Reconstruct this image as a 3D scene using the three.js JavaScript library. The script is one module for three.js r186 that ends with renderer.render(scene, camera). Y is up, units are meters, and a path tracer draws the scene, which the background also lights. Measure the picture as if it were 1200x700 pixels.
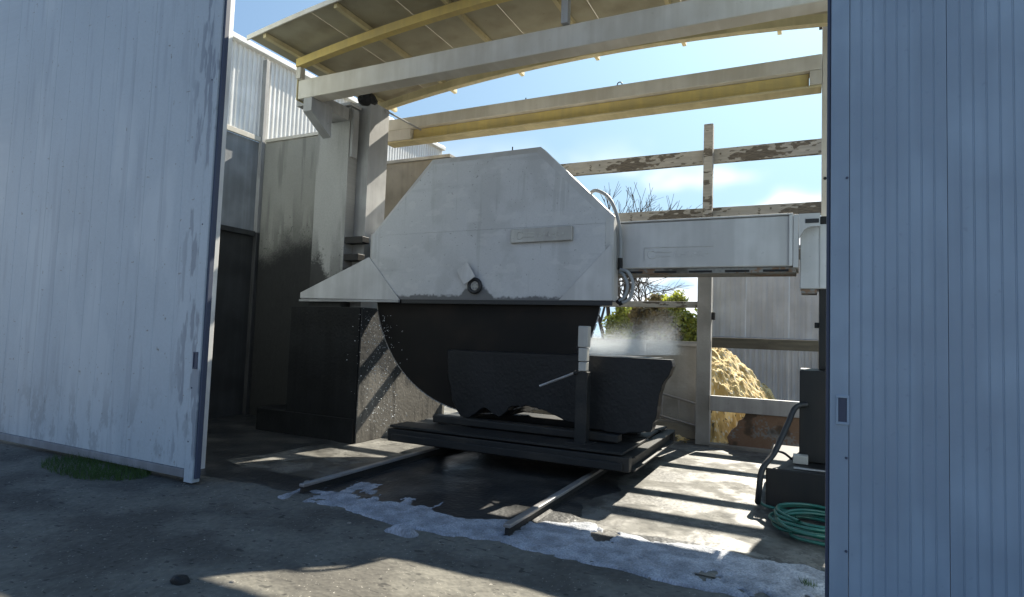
import * as THREE from 'three';
import { RoundedBoxGeometry } from 'three/addons/geometries/RoundedBoxGeometry.js';
import { mergeGeometries, mergeVertices } from 'three/addons/utils/BufferGeometryUtils.js';

// ------------------------------------------------------------------ camera, sky, sun, exposure
const RAD = Math.PI / 180;
const scene = new THREE.Scene();
const camera = new THREE.PerspectiveCamera(52.8, 1024 / 597, 0.05, 400);
camera.position.set(0, 1.6, 0);
camera.rotation.order = 'YXZ';
camera.rotation.set(3.37 * RAD, 26.1 * RAD, 2.03 * RAD);
scene.add(camera);

const renderer = new THREE.WebGLRenderer({ antialias: true });
renderer.setSize(1024, 597);
renderer.toneMapping = THREE.LinearToneMapping;
renderer.toneMappingExposure = 3.2;
renderer.shadowMap.enabled = true;

const SUN = new THREE.Vector3(0.2, 1, -1.2).normalize();
const sun = new THREE.DirectionalLight(new THREE.Color().setRGB(1, 0.93, 0.80), 5);
sun.position.copy(SUN).multiplyScalar(40).add(new THREE.Vector3(-3, 0, -6));
sun.target.position.set(-3, 0, -6);
sun.castShadow = true;
sun.shadow.mapSize.set(4096, 4096);
Object.assign(sun.shadow.camera, { left: -16, right: 16, top: 16, bottom: -16, near: 1, far: 90 });
sun.shadow.radius = 1;
scene.add(sun, sun.target);

// seeded numbers and noise
function rng(seed) { let a = seed >>> 0; return () => { a = (a + 0x6D2B79F5) | 0; let t = Math.imul(a ^ (a >>> 15), 1 | a); t = (t + Math.imul(t ^ (t >>> 7), 61 | t)) ^ t; return ((t ^ (t >>> 14)) >>> 0) / 4294967296; }; }
const R = rng(7);
function hash(x, y, s) { let h = Math.imul(x, 374761393) + Math.imul(y, 668265263) + Math.imul(s, 974634777); h = Math.imul(h ^ (h >>> 13), 1274126177); return ((h ^ (h >>> 16)) >>> 0) / 4294967296; }
function vnoise(x, y, s = 0, p = 0, p2 = 0) {
  const xi = Math.floor(x), yi = Math.floor(y), fx = x - xi, fy = y - yi;
  const u = fx * fx * (3 - 2 * fx), v = fy * fy * (3 - 2 * fy);
  const w = p ? (n) => ((n % p) + p) % p : (n) => n, w2 = p2 ? (n) => ((n % p2) + p2) % p2 : w;
  const a = hash(w(xi), w2(yi), s), b = hash(w(xi + 1), w2(yi), s), c = hash(w(xi), w2(yi + 1), s), d = hash(w(xi + 1), w2(yi + 1), s);
  return a + (b - a) * u + (c - a) * v + (a - b - c + d) * u * v;
}
function fbm(x, y, s = 0, o = 4, p = 0, p2 = 0) { let f = 0, a = 0.5, t = 0; for (let i = 0; i < o; i++) { f += a * vnoise(x, y, s + i * 17, p, p2); t += a; a *= 0.5; x *= 2; y *= 2; p *= 2; p2 *= 2; } return f / t; }
const clamp = (x, a = 0, b = 1) => Math.min(b, Math.max(a, x));
const sstep = (a, b, x) => { const t = clamp((x - a) / (b - a)); return t * t * (3 - 2 * t); };
const mix = (a, b, t) => a + (b - a) * t;
const V3 = (c, k) => [c[0] * k, c[1] * k, c[2] * k];
const mix3 = (a, b, t) => [mix(a[0], b[0], t), mix(a[1], b[1], t), mix(a[2], b[2], t)];

// sky: clear air, brighter round the sun, fair-weather clouds low down
{
  const W = 768, H = 384, px = new Float32Array(W * H * 4);
  for (let j = 0; j < H; j++) {
    const el = ((j + 0.5) / H - 0.5) * Math.PI, cy = Math.cos(el), sy = Math.sin(el);
    for (let i = 0; i < W; i++) {
      const az = ((i + 0.5) / W - 0.5) * 2 * Math.PI;
      const dx = Math.cos(az) * cy, dz = Math.sin(az) * cy;
      const cs = clamp(dx * SUN.x + sy * SUN.y + dz * SUN.z, -1, 1), g = Math.acos(cs);
      const h = clamp(sy);
      let c = mix3([0.19, 0.28, 0.37], [0.012, 0.05, 0.165], Math.pow(h, 0.42));
      const k = 0.70 * Math.exp(-g * 2.1) + 0.3 * Math.exp(-g * 7);
      c = [c[0] + 0.55 * k, c[1] + 0.74 * k, c[2] + 0.70 * k];
      if (sy > 0.01) {
        const q = 1 / (sy + 0.22), u = dx * q, v = dz * q;
        const n = fbm(u * 2.6 + 3.1, v * 2.6 + 8.3, 31, 6);
        const cl = sstep(0.45, 0.57, n) * sstep(0.33, 0.20, sy);
        const top = 0.40 + 0.14 * fbm(u * 8, v * 8, 77, 4) + 0.35 * k;
        c = mix3(c, [0.97 * top, 1.0 * top, 1.02 * top], 0.9 * cl);
      }
      if (sy < 0) c = mix3(c, [0.11, 0.105, 0.09], sstep(0, -0.05, sy));
      c = V3(c, 0.86);
      px.set([c[0], c[1], c[2], 1], (j * W + i) * 4);
    }
  }
  const t = new THREE.DataTexture(px, W, H, THREE.RGBAFormat, THREE.FloatType);
  t.mapping = THREE.EquirectangularReflectionMapping; t.magFilter = THREE.LinearFilter; t.minFilter = THREE.LinearFilter;
  t.wrapS = THREE.RepeatWrapping; t.needsUpdate = true;
  scene.background = t; scene.environment = t;
}

// ------------------------------------------------------------------ textures and materials
const enc = (v) => { v = clamp(v); return Math.round(255 * (v <= 0.0031308 ? v * 12.92 : 1.055 * Math.pow(v, 1 / 2.4) - 0.055)); };
function colorTex(w, h, fn, rep = true) {
  const d = new Uint8Array(w * h * 4);
  for (let j = 0; j < h; j++) for (let i = 0; i < w; i++) { const c = fn((i + 0.5) / w, (j + 0.5) / h); d.set([enc(c[0]), enc(c[1]), enc(c[2]), 255], (j * w + i) * 4); }
  return finishTex(d, w, h, rep, true);
}
function grayTex(w, h, fn, rep = true) {
  const d = new Uint8Array(w * h * 4);
  for (let j = 0; j < h; j++) for (let i = 0; i < w; i++) { const v = Math.round(255 * clamp(fn((i + 0.5) / w, (j + 0.5) / h))); d.set([v, v, v, 255], (j * w + i) * 4); }
  return finishTex(d, w, h, rep, false);
}
function finishTex(d, w, h, rep, srgb) {
  const t = new THREE.DataTexture(d, w, h, THREE.RGBAFormat);
  if (rep) t.wrapS = t.wrapT = THREE.RepeatWrapping;
  t.magFilter = THREE.LinearFilter; t.minFilter = THREE.LinearMipmapLinearFilter; t.generateMipmaps = true;
  if (srgb) t.colorSpace = THREE.SRGBColorSpace;
  t.needsUpdate = true; return t;
}
const V = (c, k) => [c[0] * k, c[1] * k, c[2] * k];
// painted sheet: faint drip streaks, dust and grime spots (uv tile = 2 m)
const PN = 256, FIELD = [(u, v) => fbm(u * 8, v * 8, 11, 4, 8), (u, v) => 0.45 * fbm(u * 34, v * 2, 14, 3, 34, 2) + 0.55 * fbm(u * 4, v * 4, 18, 5, 4), (u, v) => fbm(u * 6, v * 6, 16, 4, 6), (u, v) => vnoise(u * 128, v * 128, 19, 128)].map((f) => { const d = new Float32Array(PN * PN); for (let i = 0; i < PN * PN; i++) d[i] = f(((i % PN) + 0.5) / PN, (Math.floor(i / PN) + 0.5) / PN); return d; });
function paintTex(base, dirt, amount, seed, streak = 1) {
  const r = rng(seed), off = FIELD.map(() => [Math.floor(r() * PN), Math.floor(r() * PN)]);
  const at = (k, i, j) => FIELD[k][((j + off[k][1]) % PN) * PN + ((i + off[k][0]) % PN)];
  return colorTex(PN, PN, (u, v) => {
    const i = Math.floor(u * PN), j = Math.floor(v * PN);
    let c = V(base, 0.90 + 0.20 * at(0, i, j));
    const s = at(1, i, j) * streak + at(2, i, j) * (1 - 0.5 * streak);
    c = mix3(c, dirt, amount * sstep(0.40, 0.95, s));
    if (at(3, i, j) > 0.93) c = mix3(c, dirt, amount * 0.8);
    return c;
  });
}
const bumpFine = grayTex(256, 256, (u, v) => 0.6 * fbm(u * 32, v * 32, 2, 3, 32) + 0.4 * fbm(u * 6, v * 6, 3, 3, 6));
const bumpCoarse = grayTex(512, 512, (u, v) => 0.5 * fbm(u * 12, v * 12, 4, 5, 12) + 0.5 * fbm(u * 70, v * 70, 5, 2, 70));
const roughTex = grayTex(256, 256, (u, v) => 0.45 + 0.5 * fbm(u * 7, v * 7, 8, 4, 7));
function mat(o) { const m = new THREE.MeshStandardMaterial({ roughness: 0.7, metalness: 0, side: THREE.DoubleSide, ...o }); return m; }
function dull(o) { return new THREE.MeshPhysicalMaterial({ roughness: 0.7, side: THREE.DoubleSide, specularIntensity: 0.35, ...o }); }
function rgb(r, g, b) { return new THREE.Color().setRGB(r, g, b); }
const M = {
  machine: mat({ map: paintTex([0.50, 0.50, 0.49], [0.30, 0.29, 0.28], 0.5, 11), roughness: 0.55, bumpMap: bumpFine, bumpScale: 0.0012 }),
  machineDark: mat({ map: paintTex([0.36, 0.36, 0.35], [0.16, 0.155, 0.15], 0.6, 15), roughness: 0.6, bumpMap: bumpFine, bumpScale: 0.0015 }),
  cream: mat({ map: paintTex([0.60, 0.565, 0.49], [0.38, 0.335, 0.255], 0.55, 21), roughness: 0.6, bumpMap: bumpFine, bumpScale: 0.001 }),
  yellow: mat({ map: paintTex([0.66, 0.50, 0.16], [0.40, 0.31, 0.15], 0.6, 25), roughness: 0.6 }),
  ochre: mat({ map: paintTex([0.60, 0.51, 0.29], [0.30, 0.25, 0.14], 0.5, 27), roughness: 0.65 }),
  roof: mat({ map: paintTex([0.37, 0.335, 0.235], [0.20, 0.17, 0.11], 0.7, 29, 0.2), roughness: 0.8 }),
  door: mat({ map: paintTex([0.43, 0.49, 0.52], [0.25, 0.285, 0.32], 0.55, 33), roughness: 0.42, bumpMap: bumpFine, bumpScale: 0.0012 }),
  doorTwo: mat({ map: paintTex([0.29, 0.385, 0.47], [0.17, 0.225, 0.29], 0.45, 37), roughness: 0.4, bumpMap: bumpFine, bumpScale: 0.001 }),
  doorTrim: mat({ color: rgb(0.045, 0.06, 0.10), roughness: 0.5 }),
  sheet: mat({ map: paintTex([0.78, 0.78, 0.76], [0.38, 0.37, 0.34], 0.4, 41), roughness: 0.4, metalness: 0.15 }),
  sheetGrey: mat({ map: paintTex([0.28, 0.30, 0.32], [0.12, 0.125, 0.13], 0.65, 43), roughness: 0.5 }),
  shed: mat({ map: paintTex([0.52, 0.505, 0.47], [0.33, 0.31, 0.285], 0.55, 45), roughness: 0.6 }),
  sootSheet: mat({ map: paintTex([0.050, 0.052, 0.052], [0.022, 0.022, 0.022], 0.8, 46), roughness: 0.6 }),
  soot: dull({ map: paintTex([0.014, 0.015, 0.015], [0.007, 0.007, 0.007], 0.8, 47), roughness: 0.55, bumpMap: bumpCoarse, bumpScale: 0.006 }),
  blackSteel: dull({ map: paintTex([0.014, 0.015, 0.016], [0.032, 0.028, 0.024], 0.5, 49), roughness: 0.5, bumpMap: bumpFine, bumpScale: 0.002 }),
  trolley: dull({ map: paintTex([0.020, 0.021, 0.021], [0.055, 0.048, 0.04], 0.6, 51, 0.2), roughness: 0.55, bumpMap: bumpCoarse, bumpScale: 0.004 }),
  railSteel: mat({ map: paintTex([0.30, 0.32, 0.34], [0.20, 0.15, 0.10], 0.5, 53), roughness: 0.4, metalness: 0.4 }),
  blade: dull({ map: paintTex([0.013, 0.012, 0.011], [0.028, 0.022, 0.017], 0.7, 55, 0.2), roughness: 0.6, metalness: 0.2 }),
  stone: dull({ map: paintTex([0.010, 0.011, 0.012], [0.022, 0.023, 0.025], 0.5, 57, 0.2), roughness: 0.4, specularIntensity: 0.5, bumpMap: bumpCoarse, bumpScale: 0.004 }),
  rubber: mat({ color: rgb(0.015, 0.016, 0.017), roughness: 0.55 }),
  hose: mat({ color: rgb(0.26, 0.27, 0.27), roughness: 0.5 }),
  green: mat({ map: paintTex([0.012, 0.10, 0.075], [0.05, 0.12, 0.10], 0.6, 59, 0.3), roughness: 0.35 }),
  concrete: mat({ map: paintTex([0.24, 0.225, 0.19], [0.11, 0.10, 0.085], 0.7, 61, 0.5), roughness: 0.9, bumpMap: bumpCoarse, bumpScale: 0.006 }),
  concretePale: mat({ map: paintTex([0.31, 0.305, 0.285], [0.17, 0.163, 0.148], 0.7, 62, 0.5), roughness: 0.9, bumpMap: bumpCoarse, bumpScale: 0.004 }),
  rust: mat({ map: colorTex(512, 512, (u, v) => { const n = fbm(u * 5, v * 5, 63, 5, 5), g = vnoise(u * 90, v * 90, 64, 90); let c = V([0.20, 0.195, 0.18], 0.8 + 0.4 * g); c = mix3(c, [0.16, 0.08, 0.034], sstep(0.44, 0.58, n + 0.3 * (g - 0.5)) * 0.8); return mix3(c, [0.04, 0.03, 0.02], sstep(0.6, 0.75, fbm(u * 9, v * 9, 65, 4, 9)) * 0.8); }), roughness: 0.85, bumpMap: bumpCoarse, bumpScale: 0.004 }),
  peeled: mat({ map: colorTex(1024, 512, (u, v) => { const n = 0.62 * fbm(u * 3, v * 10, 67, 6, 3, 10) + 0.38 * fbm(u * 24, v * 60, 68, 4, 24, 60); let c = V([0.30, 0.292, 0.262], 0.78 + 0.44 * fbm(u * 10, v * 80, 69, 4, 10, 80)); const k = sstep(0.535, 0.575, n); c = mix3(c, V([0.085, 0.072, 0.055], 0.5 + vnoise(u * 50, v * 256, 70, 50, 256)), 0.92 * k); return c; }), roughness: 0.85, bumpMap: bumpCoarse, bumpScale: 0.004 }),
  darkTimber: mat({ map: colorTex(512, 128, (u, v) => V([0.09, 0.082, 0.062], 0.5 + 1.0 * fbm(u * 8, v * 60, 71, 4, 0))), roughness: 0.9, bumpMap: bumpCoarse, bumpScale: 0.004 }),
  bark: mat({ map: paintTex([0.10, 0.085, 0.07], [0.05, 0.042, 0.034], 0.7, 73), roughness: 0.95 }),
  leaf: mat({ color: rgb(0.085, 0.115, 0.022), roughness: 0.8, vertexColors: true }),
  dryLeaf: mat({ color: rgb(0.11, 0.09, 0.05), roughness: 0.9, vertexColors: true }),
  grass: mat({ color: rgb(0.045, 0.09, 0.02), roughness: 0.9 }),
  white: mat({ color: rgb(0.55, 0.55, 0.52), roughness: 0.6 }),
  plate: mat({ map: paintTex([0.46, 0.45, 0.41], [0.24, 0.23, 0.21], 0.6, 75), roughness: 0.45, metalness: 0.2 }),
};

// ------------------------------------------------------------------ shape helpers
function uvMetres(g, tile = 2, off = [0, 0]) {           // each face gets its uv from its own plane, in metres
  g = g.index ? g.toNonIndexed() : g;
  const p = g.attributes.position, n = p.count, uv = new Float32Array(n * 2), a = new THREE.Vector3(), b = new THREE.Vector3(), c = new THREE.Vector3();
  for (let i = 0; i < n; i += 3) {
    a.fromBufferAttribute(p, i); b.fromBufferAttribute(p, i + 1); c.fromBufferAttribute(p, i + 2);
    const nn = b.clone().sub(a).cross(c.clone().sub(a)), ax = Math.abs(nn.x), ay = Math.abs(nn.y), az = Math.abs(nn.z);
    [a, b, c].forEach((q, k) => {
      const s = ay >= ax && ay >= az ? [q.x, q.z] : ax >= az ? [q.z, q.y] : [q.x, q.y];
      uv[(i + k) * 2] = s[0] / tile + off[0]; uv[(i + k) * 2 + 1] = s[1] / tile + off[1];
    });
  }
  g.setAttribute('uv', new THREE.BufferAttribute(uv, 2)); return g;
}
function uvFit(g, ax, u0, u1, v0, v1) {                   // one picture of a stain over one wall, in the wall's own metres
  g = g.index ? g.toNonIndexed() : g;
  const p = g.attributes.position, uv = new Float32Array(p.count * 2);
  for (let i = 0; i < p.count; i++) { const q = ax === 'x' ? p.getX(i) : p.getZ(i); uv[i * 2] = (q - u0) / (u1 - u0); uv[i * 2 + 1] = (p.getY(i) - v0) / (v1 - v0); }
  g.setAttribute('uv', new THREE.BufferAttribute(uv, 2)); return g;
}
function strip(g) { for (const k of Object.keys(g.attributes)) if (!['position', 'normal', 'uv', 'color'].includes(k)) g.deleteAttribute(k); return g; }
function box(x0, x1, y0, y1, z0, z1, r = 0.006) {
  const w = x1 - x0, h = y1 - y0, d = z1 - z0, rr = Math.min(r, 0.45 * Math.min(w, h, d));
  const g = new RoundedBoxGeometry(w, h, d, 1, rr); g.translate((x0 + x1) / 2, (y0 + y1) / 2, (z0 + z1) / 2);
  return uvMetres(strip(g), 2, [R(), R()]);
}
function prism(pts, z0, z1, bevel = 0) {                  // polygon in x,y pushed from z0 to z1
  const s = new THREE.Shape(pts.map((q) => new THREE.Vector2(q[0], q[1])));
  const g = new THREE.ExtrudeGeometry(s, { depth: z1 - z0 - 2 * bevel, bevelEnabled: bevel > 0, bevelSize: bevel, bevelOffset: -bevel, bevelThickness: bevel, bevelSegments: 1, steps: 1 });
  g.translate(0, 0, z0 + bevel); return uvMetres(g, 2, [R(), R()]);
}
function prismX(pts, x0, x1) {                            // polygon in z,y pushed along x
  const g = prism(pts.map(([z, y]) => [-z, y]), x0, x1); g.rotateY(Math.PI / 2); return uvMetres(g, 2, [R(), R()]);
}
function prismY(pts, y0, y1) {                            // polygon in x,z pushed up
  const g = prism(pts.map(([x, z]) => [x, -z]), y0, y1); g.rotateX(-Math.PI / 2); return uvMetres(g, 2, [R(), R()]);
}
function tube(pts, r, seg = 40, rad = 8, closed = false) {
  const g = new THREE.TubeGeometry(new THREE.CatmullRomCurve3(pts.map((p) => new THREE.Vector3(...p)), closed), seg, r, rad, closed); return g;
}
function rod(a, b, r, n = 10) {
  const A = new THREE.Vector3(...a), B = new THREE.Vector3(...b), L = A.distanceTo(B);
  const g = new THREE.CylinderGeometry(r, r, L, n); g.translate(0, L / 2, 0);
  g.applyQuaternion(new THREE.Quaternion().setFromUnitVectors(new THREE.Vector3(0, 1, 0), B.sub(A).normalize())); g.translate(...a); return uvMetres(g);
}
function disc(x, y, z0, z1, r, n = 32) { const g = new THREE.CylinderGeometry(r, r, z1 - z0, n); g.rotateX(Math.PI / 2); g.translate(x, y, (z0 + z1) / 2); return uvMetres(g); }
const used = {};
function numbered(n) { used[n] = (used[n] || 0) + 1; return used[n] === 1 ? n : `${n}_${String(used[n] - 1).padStart(3, '0')}`; }
function mesh(name, g, m, parent) {
  const geo = Array.isArray(g) ? mergeGeometries(g.map((q) => strip(q.index ? q.toNonIndexed() : q))) : g;
  const o = new THREE.Mesh(geo, m); o.name = parent ? name : numbered(name); o.castShadow = o.receiveShadow = true; (parent || scene).add(o); return o;
}
function thing(name, label, category, group) { const o = new THREE.Group(); o.name = numbered(name); o.userData = { label, category, kind: 'thing' }; if (group) o.userData.group = group; scene.add(o); return o; }
function tag(o, label, category, group, kind) { o.userData = { label, category, kind: kind || 'thing' }; if (group) o.userData.group = group; return o; }
function structure(name, g, m) { const o = mesh(name, g, m); o.userData = { kind: 'structure' }; return o; }
function base(o) {                                        // set the group's own origin to the foot of the thing
  o.updateMatrixWorld(true); const b = new THREE.Box3().setFromObject(o), c = new THREE.Vector3((b.min.x + b.max.x) / 2, b.min.y, (b.min.z + b.max.z) / 2);
  for (const k of o.children) k.position.sub(c); o.position.add(c); return o;
}
function ribbed(width, height, pitch, depth, t = 0.004) { // trapezoid-ribbed sheet standing in x,y, ribs towards +z
  const f = []; const n = Math.round(width / pitch);
  for (let i = 0; i < n; i++) { const x = i * pitch; f.push([x, 0], [x + pitch * 0.42, 0], [x + pitch * 0.55, depth], [x + pitch * 0.87, depth]); }
  f.push([width, 0]);
  const pts = f.concat(f.slice().reverse().map(([x, z]) => [x, z - t]));
  return prismY(pts, 0, height);
}
function heightField(x0, x1, z0, z1, nx, nz, fn, tile = 2) {
  const pos = [], uv = [], idx = [];
  for (let j = 0; j <= nz; j++) for (let i = 0; i <= nx; i++) { const x = mix(x0, x1, i / nx), z = mix(z0, z1, j / nz); pos.push(x, fn(x, z), z); uv.push(x / tile, z / tile); }
  for (let j = 0; j < nz; j++) for (let i = 0; i < nx; i++) { const a = j * (nx + 1) + i, b = a + 1, c = a + nx + 1, d = c + 1; idx.push(a, c, b, b, c, d); }
  const g = new THREE.BufferGeometry(); g.setAttribute('position', new THREE.Float32BufferAttribute(pos, 3)); g.setAttribute('uv', new THREE.Float32BufferAttribute(uv, 2)); g.setIndex(idx); g.computeVertexNormals(); return g;
}

// ------------------------------------------------------------------ ground
const earthMap = colorTex(1024, 1024, (u, v) => {
  const n = fbm(u * 6, v * 6, 81, 6, 6), g = fbm(u * 64, v * 64, 82, 3, 64), s = vnoise(u * 190, v * 190, 83, 190);
  let c = mix3([0.066, 0.061, 0.050], [0.122, 0.115, 0.094], sstep(0.3, 0.7, n)); c = V(c, 0.72 + 0.56 * g);
  if (s > 0.94) c = V([0.30, 0.28, 0.24], 0.7 + 0.5 * g);
  const k = vnoise(u * 40, v * 110, 84, 0); if (k > 0.9) c = V(c, 0.4);
  return c;
});
const earth = mat({ map: earthMap, roughness: 0.95, bumpMap: bumpCoarse, bumpScale: 0.012 });
const farEarth = mat({ map: earthMap, roughness: 0.95 });
structure('ground', [heightField(-90, 90, -120, 40, 8, 8, () => -0.03, 4)], farEarth);
structure('yard_earth', heightField(-14, 6, -4.62, 2.5, 240, 110, (x, z) => 0.035 * (fbm(x * 1.1, z * 1.1, 91, 3) - 0.5) + 0.022 * (fbm(x * 5, z * 5, 92, 4) - 0.5) + 0.012 - 0.03 * sstep(-4.3, -4.62, z), 2.2), earth);

const floorMap = colorTex(1024, 1024, (u, v) => {
  const n = fbm(u * 5, v * 5, 101, 6, 5), g = fbm(u * 40, v * 40, 102, 4, 40), w = fbm(u * 14, v * 14, 103, 4, 14);
  let c = mix3([0.045, 0.043, 0.037], [0.090, 0.086, 0.074], sstep(0.35, 0.65, n)); c = V(c, 0.45 + 1.1 * g);
  c = mix3(c, [0.15, 0.145, 0.128], sstep(0.56, 0.66, w + 0.25 * (vnoise(u * 180, v * 180, 104, 180) - 0.5)) * 0.7);
  return c;
});
const floorRough = grayTex(512, 512, (u, v) => { const n = fbm(u * 5, v * 5, 101, 6, 5), w = fbm(u * 11, v * 11, 105, 4, 11); return mix(0.5, 0.9, sstep(0.42, 0.6, n * 0.5 + w * 0.5)); });
const floorMat = mat({ map: floorMap, roughnessMap: floorRough, roughness: 1, bumpMap: bumpCoarse, bumpScale: 0.006 });
structure('concrete_floor', heightField(-9.2, 3.5, -12, -4.45, 160, 100, (x, z) => 0.006 * (fbm(x * 3, z * 3, 93, 4) - 0.5), 2.6), floorMat);

// dark wet slurry on the floor between and left of the rails, its edge traced on the floor
const darkWet = mat({ map: paintTex([0.022, 0.023, 0.023], [0.085, 0.08, 0.07], 0.95, 107, 0.1), roughnessMap: roughTex, roughness: 0.6, bumpMap: bumpCoarse, bumpScale: 0.009 });
{
  const o = mesh('wet_slurry', heightField(-8.9, 2.5, -9.2, -4.35, 220, 130, (x, z) => {
    const n = fbm(x * 1.6, z * 1.6, 111, 5) - 0.5, f = fbm(x * 5, z * 1.2, 112, 4) - 0.5;
    const mid = Math.min(sstep(-4.75, -4.45, x + 0.2 * n), sstep(-1.72, -2.0, x + 0.5 * n));
    const left = sstep(-5.75, -6.1, x + 0.5 * n + 0.12 * (z + 6));
    const front = sstep(-5.05, -4.8, z + 0.35 * n);
    return -0.012 + 0.026 * Math.max(mid, left, front * sstep(-4.0, -4.3, z)) + 0.004 * f;
  }, 2), darkWet);
  tag(o, 'dark wet slurry film on the floor around the rails', 'slurry', null, 'stuff');
}
// pale dried slurry along the threshold
const paleMud = mat({ map: colorTex(512, 512, (u, v) => { const n = fbm(u * 9, v * 9, 121, 5, 9); return V(mix3([0.20, 0.21, 0.225], [0.34, 0.355, 0.38], sstep(0.2, 0.8, n)), 0.7 + 0.6 * vnoise(u * 130, v * 130, 122, 130)); }), roughness: 0.9, bumpMap: bumpCoarse, bumpScale: 0.012 });
{
  const o = mesh('pale_slurry', heightField(-4.75, 1.6, -5.6, -3.8, 520, 200, (x, z) => {
    const n = fbm(x * 1.9, z * 1.9, 131, 6) - 0.5, f = fbm(x * 5.5 - z * 1.5, z * 2.2 + x * 0.8, 132, 5) - 0.5, h = fbm(x * 11, z * 11, 133, 4) - 0.5;
    const lo = -4.15 + 0.22 * n + 0.01 * (x + 4.3) + 0.05 * h, hi = mix(-4.62, -4.94, sstep(-2.6, -1.6, x)) + 0.42 * n;
    let k = sstep(lo + 0.03, lo - 0.05, z) * sstep(hi - 0.20, hi + 0.10, z) * sstep(-4.6, -4.3, x + 0.2 * n);
    const finger = sstep(-4.5, -4.25, x) * sstep(-2.5, -3.1, x) * sstep(-5.5, -4.9, z + 0.5 * n) * sstep(lo, lo - 0.1, z) * sstep(-0.10, 0.03, f);
    const smear = sstep(-2.2, -1.5, x) * sstep(-5.0, -4.7, z + 0.5 * n) * sstep(lo, lo - 0.1, z) * sstep(-0.06, 0.08, f + 0.4 * n);
    k = Math.max(k * sstep(-0.30, -0.06, f + 0.6 * n), finger * 0.7, smear * 0.66);
    return -0.028 + 0.052 * sstep(0.3, 0.8, k) + (0.012 * h + 0.007 * (fbm(x * 34, z * 34, 135, 2) - 0.5)) * (0.2 + k);
  }, 1), paleMud);
  tag(o, 'pale dried stone slurry spread along the threshold', 'slurry', null, 'stuff');
}
{
  const lump = (cx, cz, rx, rz, hh, s) => heightField(cx - rx * 1.5, cx + rx * 1.5, cz - rz * 1.6, cz + rz * 1.6, 90, 70, (x, z) => {
    const d = Math.hypot((x - cx) / rx, (z - cz) / rz) + 0.7 * (fbm(x * 8, z * 8, s, 4) - 0.5);
    return -0.03 + hh * sstep(1.15, 0.35, d) + 0.022 * (fbm(x * 22, z * 22, s + 1, 4) - 0.5) + 0.02;
  }, 1);
  tag(mesh('slurry_lump', lump(-2.84, -3.98, 0.16, 0.10, 0.075, 141), paleMud), 'pale rounded lump of dried slurry lying outside the threshold', 'slurry lump');
}

// ------------------------------------------------------------------ left side: ribbed boundary wall, partition, column
function stainTex(w, h, x0, x1, y0, y1, clean, edge, seed, soft = 0.16, cloud = 0.9) {   // black splash on a wall: cloudy outline, spatter above it
  return colorTex(w, h, (u, v) => {
    const x = mix(x0, x1, u), y = mix(y0, y1, v);
    let c = V(clean, 0.86 + 0.28 * fbm(x * 2.5 + 9, y * 1.2, seed, 4)); c = V(c, 0.93 + 0.14 * vnoise(x * 90, y * 90, seed + 1));
    c = mix3(c, V(clean, 0.55), 0.6 * sstep(0.55, 0.75, fbm(x * 9, y * 0.9, seed + 2, 4)));
    const n = fbm(x * 2.2, y * 2.2, seed + 3, 5) - 0.5, g = vnoise(x * 70, y * 70, seed + 4) - 0.5;
    const d = edge(x) - y + cloud * n + 0.12 * g;
    let k = 0.97 * sstep(-soft, soft, d);
    const sp = vnoise(x * 34, y * 30, seed + 5) + 0.25 * vnoise(x * 110, y * 110, seed + 8); if (d > -0.3 && sp > 1.0) k = Math.max(k, 0.7 * sstep(1.0, 1.06, sp));
    k = Math.max(k, 0.55 * sstep(-0.9, 0.2, d) * sstep(0.45, 0.62, fbm(x * 7, y * 0.8, seed + 9, 4)));
    return mix3(c, V([0.010, 0.0105, 0.010], 0.7 + 0.6 * vnoise(x * 50, y * 20, seed + 6)), k);
  }, false);
}
{
  const t = thing('boundary_wall', 'tall wall of ribbed white sheets on steel posts behind the left sliding door', 'wall');
  const X = -8.95;
  const row = (zs, y0, y1, m, name) => { for (const z of zs) { const g = ribbed(1.0, y1 - y0, 0.1, 0.022); g.rotateY(Math.PI / 2); g.translate(X, y0, z); mesh(name, uvMetres(g), m, t); } };
  const zf = [-4.6, -5.6, -6.6], zb = [-7.6, -8.6, -9.6, -10.6, -11.6, -12.6];
  row(zf, 4.97, 6.5, M.sheet, 'sheet'); row(zb, 4.6, 6.5, M.sheet, 'sheet'); for (const z of zf) { mesh('flat_sheet', box(X, X + 0.02, 3.27, 4.9, z - 0.998, z, 0.003), M.sheetGrey, t); mesh('flat_sheet', box(X, X + 0.02, 0, 3.2, z - 0.998, z, 0.003), M.sootSheet, t); }
  mesh('eave_flashing', box(X - 0.1, X + 0.12, 6.51, 6.60, -13.6, -4.4), M.sheet, t);
  mesh('girt', box(X + 0.024, X + 0.085, 4.90, 4.99, -7.56, -4.5), M.cream, t);
  mesh('girt', box(X + 0.024, X + 0.085, 3.18, 3.27, -7.56, -4.5), M.sootSheet, t);
  mesh('post', box(X + 0.024, X + 0.11, 3.25, 6.43, -7.64, -7.565), M.machineDark, t);
  mesh('post', box(X + 0.024, X + 0.11, 0, 3.245, -7.64, -7.565), M.sootSheet, t);
  mesh('post', box(X + 0.024, X + 0.10, 4.7, 6.43, -10.1, -10.02), M.cream, t);
  base(t);
}
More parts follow.
